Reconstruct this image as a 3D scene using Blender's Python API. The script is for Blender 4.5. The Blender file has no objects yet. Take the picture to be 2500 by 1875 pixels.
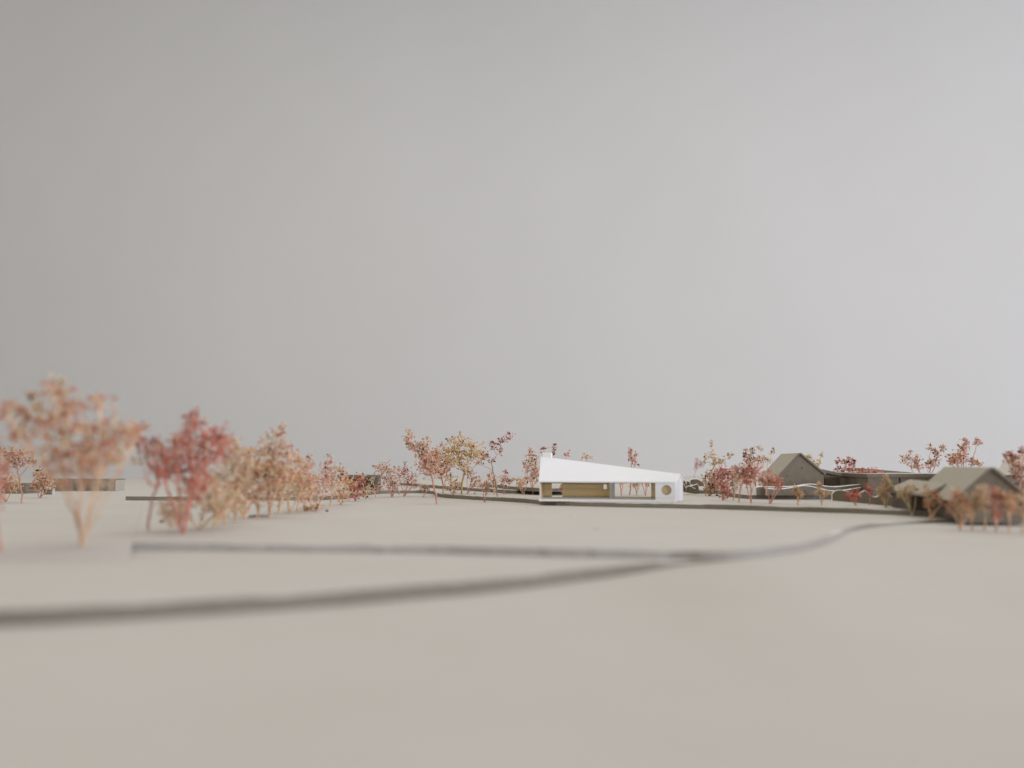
# Architectural site model on a table: grey-board contour sheets, a white paper house,
# grey-board neighbours and trees of dried flower sprigs.  1 Blender unit = 1 cm.
import bpy, math
import numpy as np
from mathutils import Vector, Matrix

sc = bpy.context.scene
COL = sc.collection
# ------------------------------------------------------------------ camera
F = 1950.0                       # focal length in pixels of a 2500 x 1875 frame
HZ = 1128.0                      # row of the eye level
CAMZ = 1.8
PITCH = math.atan((HZ - 937.5) / F)
cam = bpy.data.cameras.new('camera')
cam.sensor_width = 36.0
cam.lens = F / 2500 * 36.0
cam.clip_start = 0.05
cam.clip_end = 1000
cam.dof.use_dof = True
cam.dof.focus_distance = 33.0
cam.dof.aperture_fstop = (cam.lens * 1e-3) / 0.26
camo = bpy.data.objects.new('camera', cam)
COL.objects.link(camo)
camo.location = (0, 0, CAMZ)
camo.rotation_euler = (math.pi / 2 + PITCH, 0, 0)
sc.camera = camo
# ------------------------------------------------------------------ light
world = bpy.data.worlds.new('World')
sc.world = world
world.use_nodes = True
bg = world.node_tree.nodes['Background']
bg.inputs[0].default_value = (1.0, 0.968, 0.88, 1)
bg.inputs[1].default_value = 0.46


def area(name, loc, target, sx, sy, power, color):
    l = bpy.data.lights.new(name, 'AREA')
    l.shape = 'RECTANGLE'
    l.size, l.size_y = sx, sy
    l.energy = power
    l.color = color
    o = bpy.data.objects.new(name, l)
    COL.objects.link(o)
    o.location = loc
    o.rotation_euler = (Vector(target) - Vector(loc)).to_track_quat('-Z', 'Y').to_euler()
    return o


area('window_light', (158, -72, 26), (6, 30, 2), 130, 46, 315000, (0.785, 0.82, 1.0))
area('ceiling_light', (6, 36, 68), (6, 36, 0), 130, 50, 24500, (1.0, 0.97, 0.915))
vs = sc.view_settings
vs.view_transform = 'Standard'
vs.look = 'None'
vs.exposure = 0.09
vs.gamma = 1.0
sc.cycles.use_denoising = True
sc.cycles.max_bounces = 6
sc.cycles.use_adaptive_sampling = True
sc.cycles.adaptive_threshold = 0.02

# ------------------------------------------------------------------ helpers
CP, SP = math.cos(PITCH), math.sin(PITCH)
T = 0.15                          # thickness of one grey-board sheet


def ray(px, py):
    u, v = (px - 1250) / F, -(py - 937.5) / F
    return u, CP - v * SP, SP + v * CP


def W(px, py, z):                 # where a sight line meets the level z
    x, y, w = ray(px, py)
    t = (z - CAMZ) / w
    return Vector((x * t, y * t, z))


def A(px, py, Y):                 # where a sight line meets the distance Y
    x, y, w = ray(px, py)
    t = Y / y
    return Vector((x * t, Y, CAMZ + w * t))


class MB:
    def __init__(self):
        self.v, self.f, self.m = [], [], []

    def add(self, vs, fs, mi=0):
        n = len(self.v)
        self.v += [tuple(p) for p in vs]
        for k, f in enumerate(fs):
            self.f.append(tuple(n + i for i in f))
            self.m.append(mi[k] if isinstance(mi, (list, tuple)) else mi)

    def prism(self, poly, off, mi=0, side=None, back=None):
        """polygon extruded by the vector off"""
        n = len(poly)
        off = Vector(off)
        a = [Vector(p) for p in poly]
        b = [p + off for p in a]
        fs = [tuple(range(n)), tuple(range(2 * n - 1, n - 1, -1))]
        mm = [mi, mi if back is None else back]
        for i in range(n):
            j = (i + 1) % n
            fs.append((i, i + n, j + n, j))
            mm.append(mi if side is None else side)
        self.add(a + b, fs, mm)

    def box(self, x0, x1, y0, y1, z0, z1, mi=0):
        self.prism([(x0, y0, z0), (x1, y0, z0), (x1, y1, z0), (x0, y1, z0)], (0, 0, z1 - z0), mi)

    def wall(self, p0, p1, z0, z1, th, holes=(), mi=0):
        """upright board from p0 to p1 (plan), rectangular holes (s0, s1, za, zb), s in units of length"""
        p0, p1 = Vector((p0[0], p0[1])), Vector((p1[0], p1[1]))
        d = (p1 - p0)
        L = d.length
        d /= L
        nrm = Vector((-d.y, d.x)) * th
        S = sorted({0.0, L, *[h[0] for h in holes], *[h[1] for h in holes]})
        Z = sorted({z0, z1, *[h[2] for h in holes], *[h[3] for h in holes]})
        for a, b in zip(S, S[1:]):
            for c, e in zip(Z, Z[1:]):
                ms, mz = (a + b) / 2, (c + e) / 2
                if any(h[0] < ms < h[1] and h[2] < mz < h[3] for h in holes):
                    continue
                q0, q1 = p0 + d * a, p0 + d * b
                self.prism([(q0.x, q0.y, c), (q1.x, q1.y, c), (q1.x, q1.y, e), (q0.x, q0.y, e)],
                           (nrm.x, nrm.y, 0), mi)

    def build(self, name, mats, parent=None, bevel=0.0):
        me = bpy.data.meshes.new(name)
        me.from_pydata(self.v, [], self.f)
        for m in (mats if isinstance(mats, (list, tuple)) else [mats]):
            me.materials.append(m)
        me.polygons.foreach_set('material_index', self.m)
        import bmesh
        bm = bmesh.new()
        bm.from_mesh(me)
        if bevel == 0.0:
            bmesh.ops.recalc_face_normals(bm, faces=bm.faces)
        bm.to_mesh(me)
        bm.free()
        me.update()
        o = bpy.data.objects.new(name, me)
        COL.objects.link(o)
        if bevel:
            b = o.modifiers.new('bevel', 'BEVEL')
            b.width, b.segments, b.limit_method = bevel, 2, 'ANGLE'
        if parent:
            o.parent = parent
            o.matrix_parent_inverse = Matrix.Translation(-parent.location)
        return o


def thing(name, loc, label, cat, group=None):
    o = bpy.data.objects.new(name, None)
    o.empty_display_size = 0.2
    COL.objects.link(o)
    o.location = loc
    return tag(o, label, cat, group)


def tag(o, label=None, cat=None, group=None, kind=None):
    if label: o['label'] = label
    if cat: o['category'] = cat
    if group: o['group'] = group
    if kind: o['kind'] = kind
    return o


# ------------------------------------------------------------------ materials
def mat(name, c1, c2, scale=8.0, rough=0.85, bump=0.0, bscale=40.0, stretch=(1, 1, 1), specks=None, spec=0.2):
    m = bpy.data.materials.new(name)
    m.use_nodes = True
    nt = m.node_tree
    N, L = nt.nodes, nt.links
    p = N['Principled BSDF']
    p.inputs['Roughness'].default_value = rough
    p.inputs['Specular IOR Level'].default_value = spec
    tc = N.new('ShaderNodeTexCoord')
    mp = N.new('ShaderNodeMapping')
    mp.inputs['Scale'].default_value = stretch
    L.new(tc.outputs['Object'], mp.inputs[0])
    n = N.new('ShaderNodeTexNoise')
    n.inputs['Scale'].default_value = scale
    n.inputs['Detail'].default_value = 6
    n.inputs['Roughness'].default_value = 0.6
    L.new(mp.outputs[0], n.inputs['Vector'])
    r = N.new('ShaderNodeValToRGB')
    r.color_ramp.elements[0].position, r.color_ramp.elements[1].position = 0.3, 0.7
    r.color_ramp.elements[0].color = (*c1, 1)
    r.color_ramp.elements[1].color = (*c2, 1)
    L.new(n.outputs['Fac'], r.inputs[0])
    out = r.outputs[0]
    if specks:
        sscale, thr, scol = specks
        v = N.new('ShaderNodeTexNoise')
        v.inputs['Scale'].default_value = sscale
        v.inputs['Detail'].default_value = 2
        L.new(tc.outputs['Object'], v.inputs['Vector'])
        r2 = N.new('ShaderNodeValToRGB')
        r2.color_ramp.elements[0].position, r2.color_ramp.elements[1].position = thr, thr + 0.04
        L.new(v.outputs['Fac'], r2.inputs[0])
        mx = N.new('ShaderNodeMix')
        mx.data_type = 'RGBA'
        L.new(r2.outputs[0], mx.inputs[0])
        L.new(out, mx.inputs[6])
        mx.inputs[7].default_value = (*scol, 1)
        out = mx.outputs[2]
    L.new(out, p.inputs['Base Color'])
    if bump:
        nb = N.new('ShaderNodeTexNoise')
        nb.inputs['Scale'].default_value = bscale
        nb.inputs['Detail'].default_value = 5
        L.new(mp.outputs[0], nb.inputs['Vector'])
        b = N.new('ShaderNodeBump')
        b.inputs['Strength'].default_value = bump
        b.inputs['Distance'].default_value = 0.02
        L.new(nb.outputs['Fac'], b.inputs['Height'])
        L.new(b.outputs[0], p.inputs['Normal'])
    return m


M = {}
M['wall'] = mat('painted_backdrop', (0.555, 0.545, 0.517), (0.572, 0.562, 0.535), 0.05, 0.9, 0.05, 2.0)
M['table'] = mat('table_top', (0.60, 0.58, 0.55), (0.64, 0.62, 0.59), 0.2)
M['card'] = mat('pale_card_face', (0.55, 0.52, 0.478), (0.58, 0.55, 0.51), 0.35, 0.8, 0.10, 22.0,
                specks=(9.0, 0.74, (0.51, 0.475, 0.435)))
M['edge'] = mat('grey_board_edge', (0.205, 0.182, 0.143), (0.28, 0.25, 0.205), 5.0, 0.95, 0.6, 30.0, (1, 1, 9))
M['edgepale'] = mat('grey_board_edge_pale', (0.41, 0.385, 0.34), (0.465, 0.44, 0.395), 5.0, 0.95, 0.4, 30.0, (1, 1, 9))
M['edgedim'] = mat('grey_board_edge_dim', (0.29, 0.265, 0.225), (0.35, 0.325, 0.282), 5.0, 0.95, 0.4, 30.0, (1, 1, 9))
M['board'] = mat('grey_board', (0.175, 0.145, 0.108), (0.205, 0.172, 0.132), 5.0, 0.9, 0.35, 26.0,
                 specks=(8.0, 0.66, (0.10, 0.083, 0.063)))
M['boardlit'] = mat('grey_board_lit', (0.40, 0.365, 0.30), (0.44, 0.40, 0.335), 5.0, 0.85, 0.2, 26.0)  # same grey board, light on roof slopes and lit ends put into the colour
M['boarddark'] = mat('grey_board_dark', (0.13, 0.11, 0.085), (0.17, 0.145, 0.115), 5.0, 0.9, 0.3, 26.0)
M['paper'] = mat('white_paper', (0.915, 0.915, 0.915), (0.93, 0.93, 0.93), 3.0, 0.6, 0.04, 30.0)
M['paperedge'] = mat('white_paper_edge', (0.80, 0.78, 0.73), (0.86, 0.84, 0.80), 6.0, 0.8)
M['kraft'] = mat('tan_paper', (0.91, 0.77, 0.51), (0.93, 0.80, 0.55), 4.0, 0.8, 0.05, 30.0)
for k_, f_ in (('paper', 0.24), ('kraft', 0.55)):      # thin paper lets some light through
    nt_ = M[k_].node_tree
    p_ = nt_.nodes['Principled BSDF']
    t_ = nt_.nodes.new('ShaderNodeBsdfTranslucent')
    src_ = p_.inputs['Base Color'].links[0].from_socket
    nt_.links.new(src_, t_.inputs[0])
    x_ = nt_.nodes.new('ShaderNodeMixShader')
    x_.inputs[0].default_value = f_
    nt_.links.new(p_.outputs[0], x_.inputs[1])
    nt_.links.new(t_.outputs[0], x_.inputs[2])
    nt_.links.new(x_.outputs[0], nt_.nodes['Material Output'].inputs[0])
M['seed'] = mat('dark_seed', (0.018, 0.010, 0.010), (0.055, 0.022, 0.018), 30.0, 0.7)
M['twig'] = mat('dark_twig', (0.05, 0.045, 0.03), (0.10, 0.085, 0.06), 12.0, 0.8)
M['glue'] = mat('dried_glue', (0.40, 0.38, 0.36), (0.48, 0.46, 0.44), 20.0, 0.5)


def plant_material(name, transl):
    m = bpy.data.materials.new(name)
    m.use_nodes = True
    nt = m.node_tree
    N, L = nt.nodes, nt.links
    p = N['Principled BSDF']
    p.inputs['Roughness'].default_value = 0.75
    p.inputs['Specular IOR Level'].default_value = 0.15
    a = N.new('ShaderNodeAttribute')
    a.attribute_name = 'Col'
    L.new(a.outputs['Color'], p.inputs['Base Color'])
    if transl:
        t = N.new('ShaderNodeBsdfTranslucent')
        L.new(a.outputs['Color'], t.inputs[0])
        mx = N.new('ShaderNodeMixShader')
        mx.inputs[0].default_value = transl
        L.new(p.outputs[0], mx.inputs[1])
        L.new(t.outputs[0], mx.inputs[2])
        L.new(mx.outputs[0], N['Material Output'].inputs[0])
    return m


M['floret'] = plant_material('dried_floret', 0.62)
M['stem'] = plant_material('dried_stem', 0.0)

# ------------------------------------------------------------------ setting
rng = np.random.default_rng(7)


def sstep(t):
    t = np.clip(t, 0, 1)
    return t * t * (3 - 2 * t)


def ground_z(x, y):               # the lowest sheet is bowed up towards the right
    r = 0.15 * sstep((x - 1.2) / 3.0) + 0.10 * sstep((x - 5.5) / 7.0)
    return -0.03 + (r + 0.03 * sstep((x - 0.5) / 3)) * sstep((y - 5) / 9.0)


def make_wall():
    b = MB()
    b.box(-260, 260, 110, 114, -40, 230)
    tag(b.build('backdrop_wall', M['wall']), 'plain pale grey wall behind the model', 'wall', kind='structure')
    b = MB()
    b.box(-200, 200, -40, 109.9, -5.2, -1.2)
    tag(b.build('table_top', M['table']), 'pale table top under the model board', 'table', kind='structure')


make_wall()


def make_ground():
    xs = np.concatenate([np.linspace(-60, -14, 14), np.linspace(-12, 16, 57), np.linspace(18, 60, 14)])
    ys = np.concatenate([np.linspace(-8, 3, 8), np.linspace(4, 30, 53), np.linspace(33, 76, 12)])
    X, Y = np.meshgrid(xs, ys)
    Z = ground_z(X, Y)
    Z = np.where(Y > 24, Z * np.clip((30 - Y) / 6, 0, 1) - 0.03 * np.clip((Y - 24) / 6, 0, 1), Z)
    v = np.stack([X.ravel(), Y.ravel(), Z.ravel()], 1)
    n = len(xs)
    f = [(j * n + i, j * n + i + 1, (j + 1) * n + i + 1, (j + 1) * n + i)
         for j in range(len(ys) - 1) for i in range(n - 1)]
    me = bpy.data.meshes.new('ground')
    me.from_pydata(v.tolist(), [], f)
    me.materials.append(M['card'])
    me.polygons.foreach_set('use_smooth', [True] * len(f))
    o = bpy.data.objects.new('ground', me)
    COL.objects.link(o)
    tag(o, 'pale card base sheet filling the foreground', 'base sheet', kind='structure')


make_ground()


def resample(pts, step):
    out = [Vector(pts[0])]
    for a, b in zip(pts, pts[1:]):
        a, b = Vector(a), Vector(b)
        k = max(1, int((b - a).length / step))
        out += [a.lerp(b, (i + 1) / k) for i in range(k)]
    return out


def smooth(pts, it=2):
    for _ in range(it):
        q = [pts[0]]
        for a, b in zip(pts, pts[1:]):
            q += [a.lerp(b, 0.25), a.lerp(b, 0.75)]
        pts = q + [pts[-1]]
    return pts


def sheet(name, label, front, back, z0, z1, rough=0.018, rounds=2, step=0.16, edge='edge', edge_right=None):
    """one cut board sheet: front edge polyline (plan), back corners (plan)"""
    fr = resample(smooth([Vector((p[0], p[1])) for p in front], rounds), step)
    n = len(fr)
    w1 = np.convolve(rng.normal(0, 1, n + 4), np.ones(5) / 2.2, 'valid')
    w2 = np.convolve(rng.normal(0, 1, n + 4), np.ones(5) / 2.2, 'valid')
    top, bot = [], []
    for i, p in enumerate(fr):
        d = (fr[min(i + 1, n - 1)] - fr[max(i - 1, 0)])
        d.normalize()
        nr = Vector((-d.y, d.x))
        a = p + nr * (rough * w1[i])
        c = p + nr * (rough * (0.5 * w1[i] + 0.5 * w2[i]))
        zt = z1 + 0.012 * float(np.clip(w2[i], -1.5, 0.4))
        top.append((a.x, a.y, zt))
        bot.append((c.x, c.y, z0))
    # the bevel of the torn upper rim: a second row 0.05 behind, at full height
    inner = []
    for i, p in enumerate(fr):
        d = (fr[min(i + 1, n - 1)] - fr[max(i - 1, 0)])
        d.normalize()
        q = p + Vector((-d.y, d.x)) * 0.07
        inner.append((q.x, q.y, z1))
    b = MB()
    nb = len(back)
    vs = inner + [(p[0], p[1], z1) for p in back] + [(p[0], p[1], z0) for p in back] + top + bot
    I, BK, B0, TP, BT = 0, n, n + nb, n + 2 * nb, 2 * n + 2 * nb
    fs, mm = [tuple(range(n + nb))], [0]
    for i in range(n - 1):
        fs += [(TP + i, TP + i + 1, I + i + 1, I + i), (BT + i, BT + i + 1, TP + i + 1, TP + i)]
        mm += [0, 1]
    for i in range(nb - 1):
        fs.append((BK + i, B0 + i, B0 + i + 1, BK + i + 1))
        mm.append(1)
    fs += [(I + n - 1, TP + n - 1, BT + n - 1, B0, BK), (I, BK + nb - 1, B0 + nb - 1, BT, TP)]
    mm += [1, 1]
    b.add(vs, fs, mm)
    me = bpy.data.meshes.new(name)
    me.from_pydata(b.v, [], b.f)
    me.materials.append(M['card'])
    me.materials.append(M[edge])
    if edge_right:                # edge colour darkened on the right bend, offsetting the light it faces
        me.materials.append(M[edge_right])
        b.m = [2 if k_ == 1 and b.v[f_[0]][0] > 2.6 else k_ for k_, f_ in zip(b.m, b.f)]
    me.polygons.foreach_set('material_index', b.m)
    me.update()
    o = bpy.data.objects.new(name, me)
    COL.objects.link(o)
    return tag(o, label, 'contour sheet', kind='structure')


def pl(pts, z):
    return [W(x, y, z) for x, y in pts]


# first step: the long curved edge across the foreground (levels read at its upper rim)
c1 = pl([(-260, 1496), (0, 1490), (280, 1478), (565, 1462), (904, 1439), (1243, 1411), (1448, 1387), (1645, 1370)], T)
c1b = pl([(1720, 1346), (1800, 1345), (1928, 1331), (1990, 1319), (2035, 1303), (2069, 1286), (2110, 1279), (2154, 1276),
          (2240, 1272), (2323, 1268), (2420, 1266), (2560, 1264)], 2 * T)
sheet('terrain_layer', 'first contour sheet with the long curved edge across the foreground',
      [Vector((-22, c1[0].y))] + c1 + [Vector((p.x, p.y - 0.012)) for p in c1b], [(39, 17), (39, 75), (-55, 75), (-55, 12)], -0.03, T)
c2 = pl([(322, 1325), (700, 1328), (1050, 1332), (1400, 1340), (1560, 1343), (1680, 1345)], 2 * T)
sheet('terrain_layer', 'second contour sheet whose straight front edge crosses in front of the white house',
      c2 + c1b, [(40, 16), (40, 75), (-33, 75), (-14.2, 31)], T - 0.02, 2 * T, edge='edgepale', edge_right='edgedim')
c3 = pl([(306, 1221.5), (470, 1222), (640, 1222), (830, 1221), (885, 1210), (938, 1204.5), (1058, 1204), (1068, 1215),
         (1180, 1221.5), (1316, 1230)], 2 * T)
c3b = pl([(1319, 1233), (1480, 1238), (1640, 1241), (1750, 1243.5), (2000, 1251), (2200, 1258), (2318, 1263), (2520, 1262)],
         2 * T)
sheet('terrain_layer', 'third contour sheet carrying the white house on its front edge',
      c3 + c3b, [(45, 24), (45, 74.7), (-2, 74.7), (-8, 43), (-14.6, 33.0)], 2 * T, 3 * T, rounds=1)
c4 = pl([(975, 1184), (1060, 1192), (1130, 1197), (1200, 1202), (1247, 1206), (1300, 1203.5), (1360, 1196)], 3 * T)
sheet('terrain_layer', 'fourth contour sheet behind the tall tree group in the middle',
      c4, [(6.5, 60), (-8, 60)], 3 * T, 4 * T, rounds=1)
c5 = pl([(1180, 1188), (1250, 1195.5), (1317, 1201), (1392, 1200), (1425, 1193)], 4 * T)
sheet('terrain_layer', 'topmost contour sheet just behind the white house',
      c5, [(6.0, 58), (2, 58)], 4 * T, 5 * T, rounds=1)
c6 = pl([(1700, 1205), (1770, 1206.5), (1797, 1218), (1920, 1219), (2040, 1219.5), (2160, 1222), (2330, 1226), (2560, 1228)],
        3 * T)
sheet('terrain_layer', 'contour sheet under the grey gable house and flat-roofed blocks',
      c6, [(44, 27), (44, 60), (13, 60), (8.5, 40)], 3 * T, 4 * T, rounds=1)



def left_z(y):                    # the sheet on the left is bowed up towards the back
    return T + 0.004 + (T - 0.0055) * float(sstep((y - 13.6) / 1.6))


def left_ramp():
    ys = list(np.linspace(13.6, 19, 28)) + [23, 31, 45, 60, 74.9]
    V, fs = [], []
    for y in ys:
        xr = -6.9 - (y - 14.85) * 0.452 if y < 31 else -14.2 - (y - 31) * 0.427
        xr = xr - 0.06 if y < 15.3 else xr + 0.25 * min(1.0, (y - 15.3) / 2) - 0.06
        for u in range(9):
            V.append((-55 + (xr + 55) * u / 8, y, left_z(y)))
    for r_ in range(len(ys) - 1):
        for c_ in range(8):
            fs.append((9 * r_ + c_, 9 * r_ + c_ + 1, 9 * r_ + c_ + 10, 9 * r_ + c_ + 9))
    me = bpy.data.meshes.new('terrain_layer')
    me.from_pydata(V, [], fs)
    me.materials.append(M['card'])
    me.polygons.foreach_set('use_smooth', [True] * len(fs))
    o = bpy.data.objects.new('terrain_layer', me)
    COL.objects.link(o)
    tag(o, 'bowed pale sheet under the blurred trees and box building at the left', 'contour sheet', kind='structure')


left_ramp()

# ------------------------------------------------------------------ the white house
def white_house():
    z0 = 3 * T
    FL, FR = Vector((0.957, 27.9)), Vector((5.51, 27.15))
    BL, BR = Vector((1.125, 29.75)), Vector((6.13, 28.85))
    ze, zs = 1.145, z0 + 0.075
    t = thing('white_house', (3.4, 29.0, z0),
              'white paper house with long sloping roof and round window in the middle', 'house')
    th = 0.05
    v3 = lambda p, z: Vector((p.x, p.y, z))
    b = MB()
    e = (FR - FL).normalized()
    nn = Vector((e.y, -e.x))
    b.prism([v3(FL - e * .03 + nn * .03, z0), v3(FR + nn * .02 - e * 0.02, z0), v3(BR, z0), v3(BL, z0)], (0, 0, 0.075))
    b.build('floor_slab', M['paperedge'], t, 0.008)
    # back wall with its openings (their rims seen from the front)
    Bv = BR - BL
    LB = Bv.length
    Bd = Bv / LB

    def s_at(px):                 # length along the back wall where the sight line of column px meets it
        u = (px - 1250) / F
        return (u * BL.y - BL.x) / (Bd.x - u * Bd.y)

    def z_at(px, py):
        s = s_at(px)
        return A(px, py, BL.y + Bd.y * s).z

    holes = [(s_at(1346.5), s_at(1372), zs, z_at(1360, 1180)),
             (s_at(1472), s_at(1479.5), z_at(1475, 1194), z_at(1475, 1182.5)),
             (s_at(1499), s_at(1587), zs + 0.03, z_at(1540, 1180))]
    b = MB()
    b.wall(BL, BR, zs, ze, -th, holes)
    b.build('back_wall', M['kraft'], t)
    # partition beside the large opening, running forward from the back wall
    q = BL + Bd * s_at(1500)
    fwd = Vector((-0.36, -0.93))
    b = MB()
    b.wall(q + fwd * 0.07, q + fwd * 0.62, zs, ze - 0.01, -0.045)
    b.build('partition_wall', M['paper'], t, 0.006)
    # front panel with the round window
    Fv = (FR - FL).normalized()

    def sf(px):
        u = (px - 1250) / F
        return (u * FL.y - FL.x) / (Fv.x - u * Fv.y)

    sA, sB = sf(1597), (FR - FL).length - 0.02
    sC = sf(1624)
    cd = FL + Fv * sC
    zc = A(1624, 1196.5, cd.y).z
    R = 12.0 * cd.y / F
    K = 48
    nb = Vector((-Fv.y, Fv.x)) * th
    vs, fs = [], []
    outer, inner = [], []
    for k in range(K):
        a = 2 * math.pi * k / K
        c, s = math.cos(a), math.sin(a)
        inner.append((sC + R * c, zc + R * s))
        cand = []
        if c > 1e-9: cand.append((sB - sC) / c)
        if c < -1e-9: cand.append((sA - sC) / c)
        if s > 1e-9: cand.append((ze - zc) / s)
        if s < -1e-9: cand.append((zs - zc) / s)
        r = min(cand)
        outer.append((sC + r * c, zc + r * s))
    # snap the nearest outer points to the corners
    for cs, cz in ((sA, zs), (sB, zs), (sA, ze), (sB, ze)):
        k = min(range(K), key=lambda i: (outer[i][0] - cs) ** 2 + (outer[i][1] - cz) ** 2)
        outer[k] = (cs, cz)
    P = lambda s, z, d: (FL.x + Fv.x * s + nb.x * d, FL.y + Fv.y * s + nb.y * d, z)
    for d in (0, 1):
        vs += [P(*p, d) for p in outer] + [P(*p, d) for p in inner]
    for k in range(K):
        j = (k + 1) % K
        fs += [(k, j, K + j, K + k), (2 * K + k, 3 * K + k, 3 * K + j, 2 * K + j),
               (K + k, K + j, 3 * K + j, 3 * K + k), (k, 2 * K + k, 2 * K + j, j)]
    b = MB()
    b.add(vs, fs)
    pan = b.build('front_panel', M['paper'], t)
    # what shows through the round window: the lining of the closed room behind it
    b = MB()
    a0, a1 = FL + Fv * (sA + 0.03), FL + Fv * (sB - 0.03)
    off = Vector((-Fv.y, Fv.x)) * 0.10
    b.wall(a0 + off, a1 + off, zs + 0.002, ze - 0.01, 0.04)
    b.build('room_lining', M['kraft'], pan)
    # gables
    RL, RR = Vector((1.06, 28.85)), Vector((5.83, 28.0))
    zl, zr = 2.0, 1.39
    b = MB()
    b.prism([v3(FR, zs - 0.06), v3(BR, zs - 0.06), v3(BR, ze), v3(RR, zr - 0.03), v3(FR, ze)], (-0.05, 0.02, 0))
    b.build('gable_wall', M['paper'], t)
    b = MB()
    b.prism([v3(FL, zs), v3(BL, zs), v3(BL, ze), v3(RL, zl - 0.03), v3(FL, ze)], (0.02, -0.005, 0))
    b.build('gable_wall', M['paper'], t)

    b = MB()
    b.prism([v3(FL, zs + .002) + Vector((.03, 0.05, 0)), v3(BL, zs + .002) + Vector((.03, -.06, 0)),
             v3(BL, ze - .01) + Vector((.03, -.06, 0)), v3(FL, ze - .01) + Vector((.03, 0.05, 0))], (0.015, 0, 0))
    b.build('wall_lining', M['kraft'], t)

    def slab(name, e0, e1, r1, r0, k=14, drop=0.045):
        b = MB()
        top, low = [], []
        for i in range(k + 1):
            u = i / k
            for p in (e0.lerp(e1, u), r0.lerp(r1, u)):
                top.append(p)
                low.append(p - Vector((0, 0, drop)))
        n = len(top)
        b.add(top, [(2 * i, 2 * i + 2, 2 * i + 3, 2 * i + 1) for i in range(k)])
        fs = []
        for i in range(k):
            a = 2 * i
            fs += [(n + a, n + a + 1, n + a + 3, n + a + 2),
                   (a, n + a, n + a + 2, a + 2), (a + 1, a + 3, n + a + 3, n + a + 1)]
        fs += [(0, 1, n + 1, n), (2 * k, n + 2 * k, n + 2 * k + 1, 2 * k + 1)]
        b.add(top + low, fs)
        o = b.build(name, M['paper'], t)
        for i in range(k):
            o.data.polygons[i].use_smooth = True
        return o

    ov = nn * 0.05
    slab('roof_panel', v3(FL + ov - e * 0.02, ze + 0.005), v3(FR + ov + e * 0.02, ze), v3(RR + e * .03, zr), v3(RL - e * .02, zl))
    slab('roof_panel', v3(BL - ov - e * 0.02, ze), v3(BR - ov + e * 0.04, ze), v3(RR + e * .03, zr - .002), v3(RL - e * .02, zl - .002))
    b = MB()
    cc = A(1335, 1110, 28.95)
    b.prism([(cc.x - .155, cc.y - .1, 1.80), (cc.x + .155, cc.y - .17, 1.80), (cc.x + .2, cc.y + .1, 1.80), (cc.x - .11, cc.y + .17, 1.80)],
            (0, 0, A(1335, 1105, 28.95).z - 1.80))
    b.build('chimney', M['paperedge'], t, 0.006)


white_house()

# ------------------------------------------------------------------ grey-board buildings
def gable_house(name, label, FLp, FRp, dirv, L, z0, zel, zer, zap, over=0.07, rt=0.07, wall='board', roof='boardlit', group=None):
    """gable faces the viewer; FLp/FRp plan corners of that gable, dirv the ridge direction"""
    FLp, FRp, d = Vector(FLp), Vector(FRp), Vector(dirv).normalized()
    mid = (FLp + FRp) / 2
    t = thing(name, (mid.x, mid.y, z0), label, 'house', group)
    v3 = lambda p, z: Vector((p.x, p.y, z))
    w = (FRp - FLp).normalized()
    b = MB()
    b.prism([v3(FLp, z0), v3(FRp, z0), v3(FRp, zer), v3(mid, zap), v3(FLp, zel)], (d.x * 0.06, d.y * 0.06, 0))
    b.build('gable_wall', M[wall], t)
    b = MB()
    o = d * (L - 0.06)
    b.prism([v3(FLp + o, z0), v3(FRp + o, z0), v3(FRp + o, zer), v3(mid + o, zap), v3(FLp + o, zel)], (d.x * 0.06, d.y * 0.06, 0))
    b.build('gable_wall', M[wall], t)
    for s, c, ze in ((1, FLp, zel), (-1, FRp, zer)):
        b = MB()
        i0 = c + d * 0.062 + w * s * 0.012
        i1 = c + d * (L - 0.062) + w * s * 0.012
        b.prism([v3(i0, z0), v3(i1, z0), v3(i1, ze), v3(i0, ze)], (w.x * s * 0.05, w.y * s * 0.05, 0))
        b.build('side_wall', M[wall], t)
    for s, c, ze in ((-1, FLp, zel), (1, FRp, zer)):
        dz = (zap - ze) / (mid - c).length
        e = c + w * s * over
        zz = ze - dz * over
        n = Vector((w.x * s * dz, w.y * s * dz, 1)).normalized() * rt
        g = 0.012
        a0, a1 = -d * 0.06, d * (L + 0.05)
        m0 = mid + w * s * 0.008
        b = MB()
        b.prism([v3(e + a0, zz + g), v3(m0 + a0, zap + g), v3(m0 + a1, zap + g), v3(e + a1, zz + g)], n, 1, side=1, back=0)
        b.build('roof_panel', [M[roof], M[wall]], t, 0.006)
    return t


# gable house standing beside the white one
gable_house('grey_house', 'grey board gable house with plain speckled front, behind the wavy garden strips',
            (9.78, 29.6), (11.46, 29.6), (0.10, 1), 2.6, 4 * T, 1.20, 1.36, 2.07, over=0.06)
# front house at the edge of the picture
g2 = gable_house('grey_house', 'blurred grey board gable house with a lean-to, behind the row of front trees',
                 (11.2, 20.0), (12.52, 19.73), (0.2, 0.98), 3.3, 2 * T, 0.98, 0.98, 1.60, over=0.22, rt=0.075)


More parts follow.
